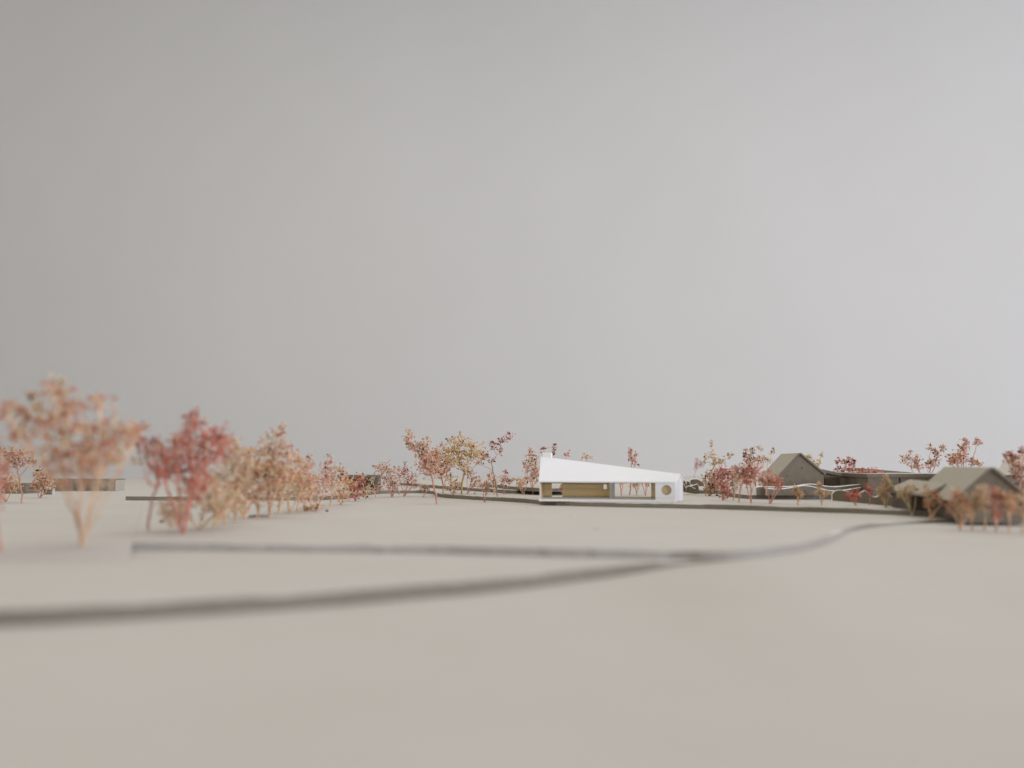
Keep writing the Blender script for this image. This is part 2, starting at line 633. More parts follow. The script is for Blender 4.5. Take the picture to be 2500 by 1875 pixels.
def lean_to():
    t = g2
    b = MB()
    n0, n1 = Vector((11.62, 21.5, 1.17)), Vector((12.35, 24.9, 1.20))
    e0, e1 = Vector((11.02, 21.45, 0.88)), Vector((11.35, 24.4, 0.91))
    b.prism([n0, n1, e1, e0], (-0.02, 0, 0.07))
    b.build('lean_to_roof', M['boardlit'], t, 0.006)
    b = MB()
    b.prism([(11.2, 22.6, 3 * T), (11.2, 22.6, 0.90), (11.45, 24.3, 0.90), (11.45, 24.3, 3 * T)], (0.06, -0.01, 0))
    b.prism([(11.26, 22.6, 3 * T), (11.62, 22.55, 3 * T), (11.62, 22.55, 1.06), (11.26, 22.6, 0.92)], (0, 0.06, 0))
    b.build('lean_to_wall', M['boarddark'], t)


lean_to()


def far_right_house():
    z0 = 4 * T
    t = thing('grey_house', (15.6, 26.6, z0), 'grey board house at the right edge with its roof slope facing forward', 'house')
    b = MB()
    p = [A(2432, 1160, 26.0), A(2640, 1161, 26.0), A(2650, 1114, 27.2), A(2463, 1114, 27.2)]
    b.prism(p, (0, 0.03, 0.06))
    b.build('roof_panel', M['boardlit'], t, 0.006)
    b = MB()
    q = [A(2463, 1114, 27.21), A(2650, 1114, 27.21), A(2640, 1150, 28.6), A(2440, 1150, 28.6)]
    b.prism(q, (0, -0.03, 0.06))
    b.build('roof_panel', M['boardlit'], t)
    b = MB()
    x0 = A(2448, 1160, 26.2).x
    b.wall((x0, 26.2), (19.0, 26.2), z0, 1.34, 0.06)
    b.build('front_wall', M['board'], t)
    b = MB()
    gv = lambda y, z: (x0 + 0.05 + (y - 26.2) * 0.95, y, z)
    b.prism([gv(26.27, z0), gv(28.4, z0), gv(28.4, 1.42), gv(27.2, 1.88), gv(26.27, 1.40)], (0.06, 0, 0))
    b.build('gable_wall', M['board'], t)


far_right_house()


def flat_block(name, label, x0, x1, y0, y1, z0, z1, slab=0.12, ov=0.06, wallm='board', gap=None, top=True, cat='building'):
    t = thing(name, ((x0 + x1) / 2, (y0 + y1) / 2, z0), label, cat)
    th = 0.06
    zr = z1 - slab
    parts = [((x0, y0), (x1, y0))] if gap is None else [((x0, y0), (gap - .03, y0)), ((gap + .03, y0 + .02), (x1, y0 + .02))]
    for p, q in parts:
        b = MB()
        b.wall(p, q, z0, zr, th)
        b.build('front_wall', M[wallm], t)
    for x, s in ((x0, 1), (x1, -1)):
        b = MB()
        b.box(min(x + s * .004, x + s * (th + .004)), max(x + s * .004, x + s * (th + .004)), y0 + th + .025, y1, z0, zr)
        b.build('side_wall', M[wallm], t)
    b = MB()
    b.box(x0 + .07, x1 - .07, y1 - th, y1 - .004, z0, zr)
    b.build('back_wall', M[wallm], t)
    b = MB()
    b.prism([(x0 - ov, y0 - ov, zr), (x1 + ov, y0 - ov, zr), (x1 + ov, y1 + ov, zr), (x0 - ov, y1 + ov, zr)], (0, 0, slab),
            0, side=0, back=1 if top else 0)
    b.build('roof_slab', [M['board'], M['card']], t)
    return t


def annex():
    z0 = 4 * T
    t = thing('garden_shed', (11.85, 30.4, z0), 'low shed with tilted slab roof against the speckled gable house', 'shed')
    b = MB()
    a = [A(2009, 1153, 30.1), A(2056, 1163, 30.1)]
    b.prism([a[0], a[1], a[1] + Vector((0.05, 1.0, 0)), a[0] + Vector((0.05, 1.0, 0))], (0, 0, 0.11))
    b.build('roof_slab', M['board'], t)
    b = MB()
    b.wall((11.75, 30.25), (12.28, 30.25), z0, 1.22, 0.06)
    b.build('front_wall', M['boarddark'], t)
    b = MB()
    b.wall((12.29, 30.14), (12.50, 30.14), z0, 1.20, 0.06)
    b.build('post', M['board'], t)


annex()
flat_block('flat_roofed_block', 'brown flat-roofed block behind the dark seeded tree', 12.62, 13.55, 31.2, 32.6, 4 * T, 1.40, 0.05, 0.0)
flat_block('flat_roofed_block', 'long flat-roofed block with pale roof and a dark joint in its wall',
           A(2118, 1150, 28.6).x, A(2330, 1150, 28.6).x, 28.6, 30.9, 4 * T, 1.385, 0.13, 0.05, gap=A(2196, 1150, 28.6).x)


def pitched_slab():
    z0 = 4 * T
    t = thing('tilted_roof_block', (15.3, 34.0, z0), 'block with a tilted dark roof edge rising above the flat roofs', 'building')
    b = MB()
    p0, p1 = A(2098, 1143, 33.2), A(2228, 1153.5, 33.2)
    b.prism([p0, p1, p1 - Vector((0, 0, .05)), p0 - Vector((0, 0, .13))], (0.1, 1.6, 0))
    b.build('roof_slab', M['board'], t)
    b = MB()
    b.box(p0.x + .1, p1.x - .1, 33.4, 34.6, z0, p1.z - .06)
    b.build('wall', M['board'], t)


pitched_slab()


# left-hand buildings
def left_blocks():
    z0 = 2 * T
    x0, x1 = A(131, 1190, 41.8).x, A(280, 1190, 41.8).x
    t = thing('flat_roofed_block', ((x0 + x1) / 2, 42.3, z0), 'long low grey box building behind the big blurred tree', 'building')
    b = MB()
    b.wall((x0, 41.8), (x1, 41.8), z0, 0.87, 0.08)
    b.build('front_wall', M['board'], t)
    b = MB()
    b.box(x1 - .085, x1 - .005, 41.885, 42.9, z0, 0.87)
    b.build('side_wall', M['boardlit'], t)  # right end painted paler for the light from the right
    b = MB()
    b.box(x0 + .005, x0 + .085, 41.885, 42.9, z0, 0.87)
    b.build('side_wall', M['board'], t)
    b = MB()
    b.box(x0, x1, 41.8, 42.91, 0.872, 0.92)
    b.build('roof_slab', M['board'], t)
    x0, x1 = A(107, 1200, 37.5).x, A(128, 1200, 37.5).x
    t = thing('small_shed', ((x0 + x1) / 2, 37.8, z0), 'tiny dark shed with pale edges beside the long grey box', 'shed')
    b = MB()
    b.wall((x0, 37.5), (x1, 37.5), z0, 0.545, 0.06)
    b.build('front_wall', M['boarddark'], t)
    b = MB()
    b.box(x0 - .05, x1 + .05, 37.46, 37.66, 0.547, 0.575)
    b.build('roof_slab', M['card'], t)
    for xa, xb in ((x0 - .03, x0 - .004), (x1 + .004, x1 + .03)):
        b = MB()
        b.box(xa, xb, 37.47, 37.65, z0, 0.545)
        b.build('side_wall', M['card'], t)
    x0, x1 = A(-70, 1200, 38.5).x, A(62, 1200, 38.5).x
    t = thing('flat_roofed_block', ((x0 + x1) / 2, 39.1, z0), 'low tan box building half hidden by trees at the left edge', 'building')
    b = MB()
    b.wall((x0, 38.5), (x1, 38.5), z0, 0.78, 0.08)
    b.build('front_wall', M['board'], t)
    b = MB()
    b.box(x0, x1, 38.585, 39.7, z0, 0.775)
    b.build('body', M['board'], t)
    # shed with an open front
    z0 = 3 * T
    Y = 38.4
    x0, x1 = A(845, 1180, Y).x, A(921, 1180, Y).x
    t = thing('open_shed', ((x0 + x1) / 2, Y + .5, z0), 'dark open-fronted shed with slab roof behind the small red bush', 'shed')
    zt = A(880, 1160, Y).z
    b = MB()
    b.box(x0 - .03, x1 + .03, Y - .05, Y + 1.2, zt - .12, zt)
    b.build('roof_slab', M['board'], t, 0.006)
    b = MB()
    b.wall((x0 + .12, Y + .45), (x1 - .18, Y + .45), z0, zt - .122, .06)
    b.build('back_wall', M['board'], t)
    for a in (x0 + .01, x1 - .13):
        b = MB()
        b.box(a, a + .12, Y, Y + 1.1, z0, zt - .122)
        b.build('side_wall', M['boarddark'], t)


left_blocks()


# upright wavy strips of board: pale upper edge, grey face
def strip(label, pts, zb, Y0, Y1, th=0.05, name='wavy_strip', facemat='board', rim=0.022):
    """pts = upper edge (column, row); the strip runs from distance Y0 to Y1"""
    n = len(pts)
    P = [Vector(A(x, y, Y0 + (Y1 - Y0) * (x - pts[0][0]) / (pts[-1][0] - pts[0][0]))) for x, y in pts]
    P = smooth(P, 2)
    n = len(P)
    vs, fs, mm = [], [], []
    off = Vector((0.01, th, 0))
    for p in P:
        q = Vector((p.x, p.y, zb))
        vs += [q, p - Vector((0, 0, rim)), p + Vector((0, 0.02, 0)), p + off, q + off]
    for i in range(n - 1):
        a, c = 5 * i, 5 * i + 5
        fs += [(a, c, c + 1, a + 1), (a + 1, c + 1, c + 2, a + 2), (a + 2, c + 2, c + 3, a + 3), (a + 3, c + 3, c + 4, a + 4)]
        mm += [0, 1, 1, 0]
    fs += [(0, 1, 2, 3, 4), tuple(5 * n - 1 - k for k in range(5))]
    mm += [1, 1]
    b = MB()
    b.add(vs, fs, mm)
    o = b.build(name, [M[facemat], M['paperedge']])
    return tag(o, label, 'card strip')


strip('wavy grey card strip with white upper edge right before the speckled gable', [(1846, 1189), (1858, 1186), (1885, 1188.5),
      (1915, 1187), (1940, 1186.5), (1962, 1182), (1985, 1180.5), (2010, 1185.5), (2040, 1188), (2072, 1184.5), (2104, 1182), (2131, 1182)],
      4 * T, 29.25, 29.25, 0.16)
strip('lower wavy grey card strip with white edge, in front of the taller one', [(1871, 1191), (1900, 1194), (1925, 1191), (1950, 1186), (1968, 1184),
      (2000, 1191), (2030, 1198), (2055, 1197), (2080, 1193), (2102, 1189)], 4 * T, 29.05, 29.05, 0.14)
strip('brown scalloped card strip with rounded humps behind the front right contour edge', [(2032, 1205), (2038, 1198), (2050, 1195.5), (2062, 1197), (2074, 1203),
      (2086, 1206), (2098, 1206), (2108, 1198), (2114, 1197), (2122, 1204), (2132, 1213), (2144, 1212), (2154, 1203), (2162, 1200), (2172, 1207), (2182, 1216)],
      3 * T, 28.4, 24.6, 0.12, 'scalloped_strip', rim=0.02)
o = MB()
p = W(2176, 1235, 3 * T)
o.box(p.x - .05, p.x + .05, p.y, p.y + .1, 3 * T, 3 * T + .14)
tag(o.build('paper_block', M['paper'], None, 0.006), 'tiny white paper block beside the scalloped strip', 'paper block')


def torn(name, label, poly, Y, th, zb, facemat='board'):
    P = [A(x, y, Y) for x, y in poly]
    b = MB()
    b.prism(P, (0.04, th, 0.02), 0, side=1)
    o = b.build(name, [M[facemat], M['paperedge']])
    tag(o, label, 'card scrap', 'torn card scraps beside the white house')


torn('torn_scrap', 'large upright torn card scrap with arched top in the pile beside the white house',
     [(1674, 1202), (1676, 1190), (1681, 1187), (1688, 1188), (1694, 1192), (1698, 1194), (1700, 1206)], 33.6, 0.22, 3 * T)
torn('torn_scrap', 'dark slanted card scrap leaning on the white house gable',
     [(1664, 1200), (1664, 1180), (1668, 1181), (1675, 1192), (1674, 1202)], 33.3, 0.15, 3 * T, 'boarddark')
torn('torn_scrap', 'rounded grey card scrap at the top of the torn pile',
     [(1685, 1182), (1686, 1172), (1692, 1170), (1702, 1170), (1709, 1173), (1717, 1179), (1719, 1187), (1706, 1187), (1704, 1181), (1694, 1184)], 35.2, 0.3, 4 * T)
torn('torn_scrap', 'small pointed card scrap in the middle of the torn pile',
     [(1675, 1188), (1677, 1174), (1683, 1176), (1686, 1186), (1694, 1185), (1703, 1182), (1706, 1190), (1707, 1206), (1700, 1206), (1698, 1194), (1688, 1188)], 34.4, 0.2, 3 * T)
torn('torn_scrap', 'narrow dark scrap with rounded tip nearest the white gable in the pile',
     [(1667, 1185), (1666, 1173), (1669, 1171), (1673, 1175), (1676, 1186), (1676, 1190)], 34.9, 0.16, 4 * T, 'boarddark')

# ------------------------------------------------------------------ trees of dried flower sprigs
PAL = {   # floret colours, stem colour
    'peach': ([(0.93, 0.52, 0.27), (0.94, 0.66, 0.44), (0.86, 0.42, 0.25), (0.95, 0.74, 0.55)], (0.56, 0.32, 0.18)),
    'pink': ([(0.88, 0.43, 0.31), (0.92, 0.60, 0.47), (0.76, 0.29, 0.22), (0.94, 0.72, 0.58)], (0.54, 0.26, 0.19)),
    'red': ([(0.74, 0.24, 0.17), (0.82, 0.36, 0.26), (0.88, 0.50, 0.38), (0.62, 0.17, 0.13)], (0.52, 0.20, 0.14)),
    'cream': ([(0.95, 0.72, 0.52), (0.95, 0.79, 0.62), (0.93, 0.62, 0.42), (0.93, 0.58, 0.44)], (0.54, 0.36, 0.18)),
    'ochre': ([(0.82, 0.53, 0.20), (0.90, 0.66, 0.35), (0.86, 0.51, 0.25), (0.92, 0.66, 0.45)], (0.44, 0.30, 0.09)),
    'mauve': ([(0.70, 0.34, 0.30), (0.82, 0.53, 0.46), (0.90, 0.69, 0.58), (0.56, 0.20, 0.19)], (0.47, 0.26, 0.22)),
    'orange': ([(0.84, 0.36, 0.19), (0.90, 0.52, 0.30), (0.76, 0.26, 0.16), (0.93, 0.66, 0.46)], (0.54, 0.27, 0.15)),
    'brown': ([(0.70, 0.33, 0.22), (0.84, 0.48, 0.33), (0.58, 0.21, 0.15), (0.94, 0.73, 0.59)], (0.48, 0.26, 0.17)),
}
ICO_V = []
for s1 in (-1, 1):
    for s2 in (-1.618, 1.618):
        ICO_V += [(0, s1, s2), (s1, s2, 0), (s2, 0, s1)]
ICO_V = np.array(ICO_V) / 1.902
ICO_F = []
for i in range(12):
    for j in range(i + 1, 12):
        for k in range(j + 1, 12):
            d = [np.linalg.norm(ICO_V[a] - ICO_V[b_]) for a, b_ in ((i, j), (j, k), (i, k))]
            if max(d) < 1.2:
                n_ = np.cross(ICO_V[j] - ICO_V[i], ICO_V[k] - ICO_V[i])
                ICO_F.append((i, j, k) if n_ @ ICO_V[i] > 0 else (i, k, j))
ICO_F = np.array(ICO_F)


def mesh_np(name, V, Fc, C, m, parent):
    me = bpy.data.meshes.new(name)
    V = np.asarray(V, dtype=np.float32)
    Fc = np.asarray(Fc, dtype=np.int32)
    k = Fc.shape[1]
    me.vertices.add(len(V))
    me.vertices.foreach_set('co', V.ravel())
    me.loops.add(Fc.size)
    me.loops.foreach_set('vertex_index', Fc.ravel())
    me.polygons.add(len(Fc))
    me.polygons.foreach_set('loop_start', np.arange(0, Fc.size, k, dtype=np.int32))
    me.polygons.foreach_set('loop_total', np.full(len(Fc), k, dtype=np.int32))
    me.update(calc_edges=True)
    if C is not None:
        at = me.color_attributes.new('Col', 'FLOAT_COLOR', 'POINT')
        c4 = np.ones((len(V), 4), dtype=np.float32)
        c4[:, :3] = C
        at.data.foreach_set('color', c4.ravel())
    me.materials.append(m)
    o = bpy.data.objects.new(name, me)
    COL.objects.link(o)
    o.parent = parent
    return o


def frames(D):
    """two unit vectors across each direction"""
    D = D / np.maximum(np.linalg.norm(D, axis=1, keepdims=True), 1e-9)
    ref = np.where(np.abs(D[:, 2:3]) < 0.9, np.array([[0, 0, 1.0]]), np.array([[1.0, 0, 0]]))
    a = np.cross(D, ref)
    a /= np.maximum(np.linalg.norm(a, axis=1, keepdims=True), 1e-9)
    return D, a, np.cross(D, a)


def tree(label, base, z, lobes, pal, n, seeds=0.12, group=None, rmax=0.034, size=1.0, name='dried_flower_tree', spread=0.8,
         seed=None, pal2=None, stemcol=None, wander=1.0, fork=0.95):
    """base = (column, row) of the foot on the level z; lobes = (column, row, rx, ry) of the crown's clumps"""
    r = np.random.default_rng(abs(hash((base[0] * 7 + base[1] * 131))) % (2 ** 31) if seed is None else seed)
    B = W(base[0], base[1], z)
    px = B.y / F
    pts, par, plen = [np.array([0, 0, -0.02])], [-1], [0.0]

    def path(i, tgt, k, bow):
        """curved run of k nodes from node i to tgt"""
        a = pts[i]
        v = tgt - a
        L = np.linalg.norm(v)
        ctl = a + v * 0.42 + np.array([0, 0, 1.0]) * L * bow + r.normal(0, 0.05 * L * wander, 3)
        prev = i
        for s in range(1, k + 1):
            u = s / k
            q = (1 - u) ** 2 * a + 2 * u * (1 - u) * ctl + u * u * tgt
            if s < k:
                q = q + r.normal(0, 0.012 * L * wander, 3)
            pts.append(q)
            par.append(prev)
            plen.append(plen[prev] + np.linalg.norm(q - pts[prev]))
            prev = len(pts) - 1
        return prev

    area_ = np.array([l[2] * l[3] for l in lobes], float)
    tot = area_.sum()
    cents = []
    for l in lobes:
        dy = r.uniform(-1, 1) * l[2] * px * spread * 0.9
        c = A(l[0], l[1], B.y + dy)
        cents.append(np.array([c.x - B.x, c.y - B.y, c.z - B.z]))
    order = sorted(range(len(lobes)), key=lambda i: np.linalg.norm(cents[i]))
    tips = []
    for i in order:
        l, c = lobes[i], cents[i]
        P_ = np.array(pts)
        dist = np.linalg.norm(P_ - c, axis=1)
        cost = dist + fork * np.array(plen) + np.maximum(0, P_[:, 2] - c[2] + 0.3 * dist) * 1.5
        j = int(np.argmin(cost))
        rxw, ryw = l[2] * px, l[3] * px
        low = c - np.array([0, 0, ryw * 0.55])
        e = path(j, low if low[2] > 0.06 else c, max(4, int(dist[j] / 0.16)), 0.10)
        e = path(e, c + np.array([r.normal(0, .3) * rxw, 0, ryw * 0.5]), 4, 0.05)
        m = max(5, int(round(n * (0.36 if group == G_F else 0.72) * area_[i] / tot)))
        for _ in range(max(1, m // 22)):             # loose plumes standing out of the clump
            dv = np.array([r.normal(0, 0.75), r.normal(0, 0.6), abs(r.normal(0.7, 0.5))])
            dv *= r.uniform(1.0, 1.55) / max(np.linalg.norm(dv), 0.4)
            n0 = len(pts)
            path(e, c + dv * np.array([rxw, rxw * spread, ryw]), 7, 0.04)
            for z_ in range(n0 + 2, len(pts)):
                path(z_, pts[z_] + r.normal(0, 0.045 * size, 3) + np.array([0, 0, 0.03]), 1, 0)
                tips.append(len(pts) - 1)
            tips.append(n0 + 6)
        T_ = r.normal(0, 1, (m, 3))
        T_ *= 0.60 * np.minimum(1, 2.6 / np.linalg.norm(T_, axis=1, keepdims=True))
        T_ = c + T_ * np.array([rxw, rxw * spread, ryw])
        T_ = T_[T_[:, 2] > 0.03]
        o_ = np.argsort(np.linalg.norm(T_ - c, axis=1) + 0.4 * (T_[:, 2] - c[2]))
        for tg in T_[o_]:
            P_ = np.array(pts)
            dv = tg - P_
            dd = np.linalg.norm(dv, axis=1)
            cost = dd + np.maximum(0, -dv[:, 2]) * 1.6 + (np.arange(len(pts)) == 0) * 0.6
            j = int(np.argmin(cost))
            e = path(j, tg, 2 if dd[j] > 0.10 else 1, 0.12)
            tips.append(e)
    P_ = np.array(pts)
    par_ = np.array(par)
    cnt = np.zeros(len(pts))
    cnt[tips] += 1
    for i in range(len(pts) - 1, 0, -1):
        cnt[par_[i]] += cnt[i]
    cnt = np.maximum(cnt, 1)
    rad = np.minimum(0.0052 * cnt ** 0.31, rmax * 0.8) * size ** 0.5
    root = thing(name, B, label, 'tree', group)
    cols, sc_ = PAL[pal]
    cols = list(cols)
    if stemcol: sc_ = stemcol
    cols2 = PAL[pal2][0] if pal2 else cols
    zmax = P_[:, 2].max()
    # stems: a four-sided tapering piece for each run
    idx = np.arange(1, len(pts))
    a, b_ = P_[par_[idx]], P_[idx]
    ra, rb = np.minimum(rad[par_[idx]], rad[idx] * 1.25), rad[idx]
    D, U, Vv = frames(b_ - a)
    K = 5
    V = []
    for k in range(K):
        t_ = 2 * math.pi * k / K
        V.append(a - D * ra[:, None] * 0.3 + (U * math.cos(t_) + Vv * math.sin(t_)) * ra[:, None])
    for k in range(K):
        t_ = 2 * math.pi * k / K
        V.append(b_ + (U * math.cos(t_) + Vv * math.sin(t_)) * rb[:, None])
    V = np.stack(V, 1).reshape(-1, 3)
    o0 = np.arange(len(idx))[:, None] * 2 * K
    fs = np.concatenate([o0 + np.array([[k, (k + 1) % K, K + (k + 1) % K, K + k]]) for k in range(K)], 0)
    base_c = np.array(sc_)
    tipc = np.array(cols[1]) * 0.95
    g = np.clip(P_[idx, 2] / zmax, 0, 1)[:, None] ** 1.4
    thin = np.clip(1 - (rb[:, None] - 0.007) / 0.02, 0, 1)
    mixf = np.clip(1.15 * thin * g ** 0.5, 0, 0.95)
    cc = base_c * (1 - mixf) + tipc * mixf
    cc = cc * r.uniform(0.8, 1.2, (len(idx), 1))
    mesh_np('trunk', V, fs, np.repeat(cc, 2 * K, 0), M['stem'], root)
    # florets
    tp = np.array(tips)
    pos, dirs = P_[tp], P_[tp] - P_[par_[tp]]
    dirs = dirs / np.maximum(np.linalg.norm(dirs, axis=1, keepdims=True), 1e-6) + np.array([0, 0, 0.5])
    q = len(tp)
    SV, SF, SC = [], [], []
    off = 0
    pick = r.integers(0, len(cols), q)
    hgt = np.clip(pos[:, 2] / zmax, 0, 1)
    use2 = r.uniform(0, 1, q) < 0.5
    fc = np.where(use2[:, None], np.array(cols2)[pick], np.array(cols)[pick]) * r.uniform(0.9, 1.3, (q, 1))
    for s in range(7):
        d = dirs * r.uniform(0.2, 1.0, (q, 1)) + r.normal(0, 0.62, (q, 3))
        D, U, Vv = frames(d)
        ln = r.uniform(0.04, 0.10, (q, 1)) * size * np.where(r.uniform(0, 1, (q, 1)) < 0.04, 1.9, 1.0)
        wd = r.uniform(0.0065, 0.0135, (q, 1)) * size
        if s > 3:
            ln, wd = ln * 0.75, wd * 1.35
        st = pos - D * 0.01
        mid = st + D * ln * 0.55
        tip = st + D * ln
        vv = np.stack([st, mid + U * wd, mid - U * wd * 0.5 + Vv * wd * 0.87, mid - U * wd * 0.5 - Vv * wd * 0.87, tip], 1)
        SV.append(vv.reshape(-1, 3))
        o0 = off + np.arange(q)[:, None] * 5
        SF += [o0 + np.array([[a_, b2, c2]]) for a_, b2, c2 in ((0, 2, 1), (0, 3, 2), (0, 1, 3), (1, 2, 4), (2, 3, 4), (3, 1, 4))]
        c_ = fc * r.uniform(0.85, 1.25, (q, 1))
        c_ = np.stack([c_ * 0.85, c_, c_, c_, np.minimum(c_ * 1.25 + 0.04, 0.9)], 1)
        SC.append(c_.reshape(-1, 3))
        off += q * 5
    mesh_np('crown', np.concatenate(SV), np.concatenate(SF), np.clip(np.concatenate(SC), 0, 0.95), M['floret'], root)
    k = int(q * seeds * (0.45 if size > 1.1 else 1.1))
    if k:
        w = r.permutation(q)[:k]
        rr = r.uniform(0.018, 0.038, (k, 1, 1)) * size
        sq = r.uniform(0.7, 1.3, (k, 1, 3))
        V = (pos[w] + r.normal(0, 0.015, (k, 3)))[:, None, :] + ICO_V[None] * rr * sq
        Fq = (np.arange(k)[:, None, None] * 12 + ICO_F[None]).reshape(-1, 3)
        o = mesh_np('seed_heads', V.reshape(-1, 3), Fq, None, M['seed'], root)
        o['kind'] = 'stuff'
    return root


T1, T2, T3, T4 = T, 2 * T, 3 * T, 4 * T
G_N, G_H, G_M = 'large blurred trees at the left', 'receding row of peach trees', 'tree group left of the white house'
G_B, G_S, G_F = 'trees behind the white house', 'trees between the white and the grey house', 'row of blurred front trees'
# --- left, near
tree('pink-stemmed blurred tree cut off by the left picture edge', (2, 1350), 0.195,
     [(0, 1170, 18, 46), (-30, 1080, 30, 50), (-14, 1225, 16, 25), (-40, 1160, 26, 50)], 'pink', 200, group=G_N, size=1.25, rmax=.045)
tree('tallest blurred peach tree with ochre stems fanning from one foot', (203, 1337), 0.245,
     [(150, 985, 34, 44), (60, 1040, 45, 48), (118, 1052, 42, 36), (168, 1008, 26, 36), (246, 985, 22, 14), (212, 1082, 56, 46),
      (280, 1076, 48, 42), (150, 1118, 52, 34), (252, 1130, 50, 34), (196, 1135, 46, 34), (322, 1062, 26, 30), (20, 1012, 16, 18),
      (135, 945, 10, 16), (90, 990, 24, 24)],
     'peach', 620, 0.05, G_N, rmax=.022, size=1.4, pal2='pink', stemcol=(0.54, 0.35, 0.21))
tree('sparse mauve tree whose two bare stems form a V', (363, 1296), T2,
     [(330, 1075, 24, 22), (356, 1108, 22, 22), (402, 1128, 20, 26), (338, 1045, 14, 12), (385, 1085, 16, 14)], 'mauve', 170, 0.10, G_N,
     rmax=.04, size=1.15, fork=0.55)
tree('dense red tree with a pointed tip above the peach row', (447, 1302), T2,
     [(468, 1040, 18, 34), (430, 1110, 46, 40), (512, 1088, 46, 42), (470, 1140, 56, 42), (540, 1088, 22, 28), (400, 1145, 30, 34),
      (470, 1195, 32, 28)], 'red', 640, 0.07, G_N, rmax=.034, size=1.25, pal2='pink')
# --- receding row
tree('low cream shrub at the foot of the dense red tree', (486, 1292), T2, [(495, 1215, 38, 34), (450, 1245, 22, 22), (530, 1235, 26, 24)],
     'cream', 260, 0.05, G_H, size=1.1, pal2='peach')
tree('cream and peach tree right next to the dense red one', (522, 1286), T2,
     [(565, 1125, 30, 30), (522, 1195, 36, 36), (588, 1165, 32, 34), (575, 1095, 12, 18)], 'cream', 420, 0.05, G_H, size=1.1, pal2='peach')
tree('broad peach tree in the middle of the receding row', (598, 1266), T2,
     [(610, 1125, 34, 38), (640, 1158, 42, 36), (596, 1180, 38, 32), (575, 1205, 24, 22)], 'peach', 560, 0.06, G_H, rmax=.04)
tree('peach tree with two tall plumes standing above the row', (655, 1264), T2,
     [(645, 1090, 15, 24), (678, 1068, 16, 24), (688, 1138, 34, 38), (658, 1170, 34, 34), (667, 1105, 12, 18)], 'peach', 560, 0.06, G_H, rmax=.04, pal2='pink')
tree('round peach tree just behind the one with tall plumes', (705, 1252), T2, [(716, 1150, 30, 34), (700, 1190, 34, 26), (735, 1185, 20, 22)],
     'peach', 340, 0.06, G_H)
tree('pink tree with thin forked tips in the receding row', (742, 1247), T2, [(740, 1165, 26, 26), (725, 1128, 9, 12), (757, 1130, 8, 12), (748, 1195, 22, 20)],
     'pink', 260, 0.1, G_H, pal2='peach')
tree('slim pink tree with upright tip near the far end of the row', (776, 1241), T2, [(792, 1142, 8, 16), (803, 1135, 9, 18), (798, 1160, 14, 14), (775, 1190, 26, 22)],
     'pink', 220, 0.12, G_H)
tree('small peach tree leaning right at the end of the row', (806, 1236), T2, [(822, 1150, 12, 12), (812, 1178, 20, 18), (835, 1165, 12, 14)], 'peach', 170, 0.12, G_H, pal2='pink')
tree('low bushy peach tree before the open-fronted shed', (832, 1232), T2, [(838, 1195, 26, 20), (826, 1210, 18, 12), (850, 1175, 16, 14)], 'peach', 190, 0.08, G_H)
tree('small dense red bush beside the open-fronted shed', (868, 1224), T2, [(870, 1190, 22, 26), (860, 1205, 16, 12)], 'red', 230, 0.12, G_H, pal2='pink')
tree('thin arched cream sprig before the open-fronted shed', (893, 1219), T2, [(884, 1168, 10, 9), (895, 1203, 14, 11), (902, 1185, 6, 8)], 'cream', 60, 0.2, G_H)
tree('tiny pale sprig right of the arched cream one', (916, 1217), T2, [(916, 1197, 16, 8), (911, 1172, 5, 8)], 'pink', 50, 0.15, G_H, pal2='cream')
tree('fallen peach sprig lying in front of the row', (768, 1249), T2, [(752, 1243, 16, 5), (776, 1240, 9, 7)], 'peach', 70, 0.05, name='fallen_sprig')
for lab, base, lobes, pal, n, p2 in (
        ('low pale shrub filling the gap left of the dense red tree foot', (418, 1298), [(420, 1262, 22, 18), (405, 1240, 16, 14)], 'cream', 120, 'peach'),
        ('low apricot shrub between the red and the cream trees', (548, 1280), [(545, 1235, 26, 22), (560, 1205, 20, 20)], 'peach', 200, 'cream'),
        ('loose cream shrub before the broad peach tree', (574, 1274), [(580, 1232, 24, 20), (566, 1205, 18, 18)], 'cream', 170, 'peach'),
        ('loose peach shrub between the broad tree and the tall plumes', (628, 1264), [(630, 1205, 26, 26), (618, 1150, 18, 22)], 'peach', 240, 'cream'),
        ('apricot shrub right of the tall plumes', (682, 1256), [(682, 1208, 24, 22), (700, 1165, 18, 20)], 'cream', 220, 'peach'),
        ('loose apricot shrub filling the row before the pink forked tree', (725, 1250), [(728, 1205, 22, 18), (720, 1170, 16, 16)], 'peach', 190, 'cream'),
        ('small apricot shrub between the pink trees near the end of the row', (760, 1244), [(762, 1205, 18, 16), (765, 1175, 12, 12)], 'peach', 130, 'cream')):
    tree(lab, base, T2, lobes, pal, n, 0.04, G_H, pal2=p2)
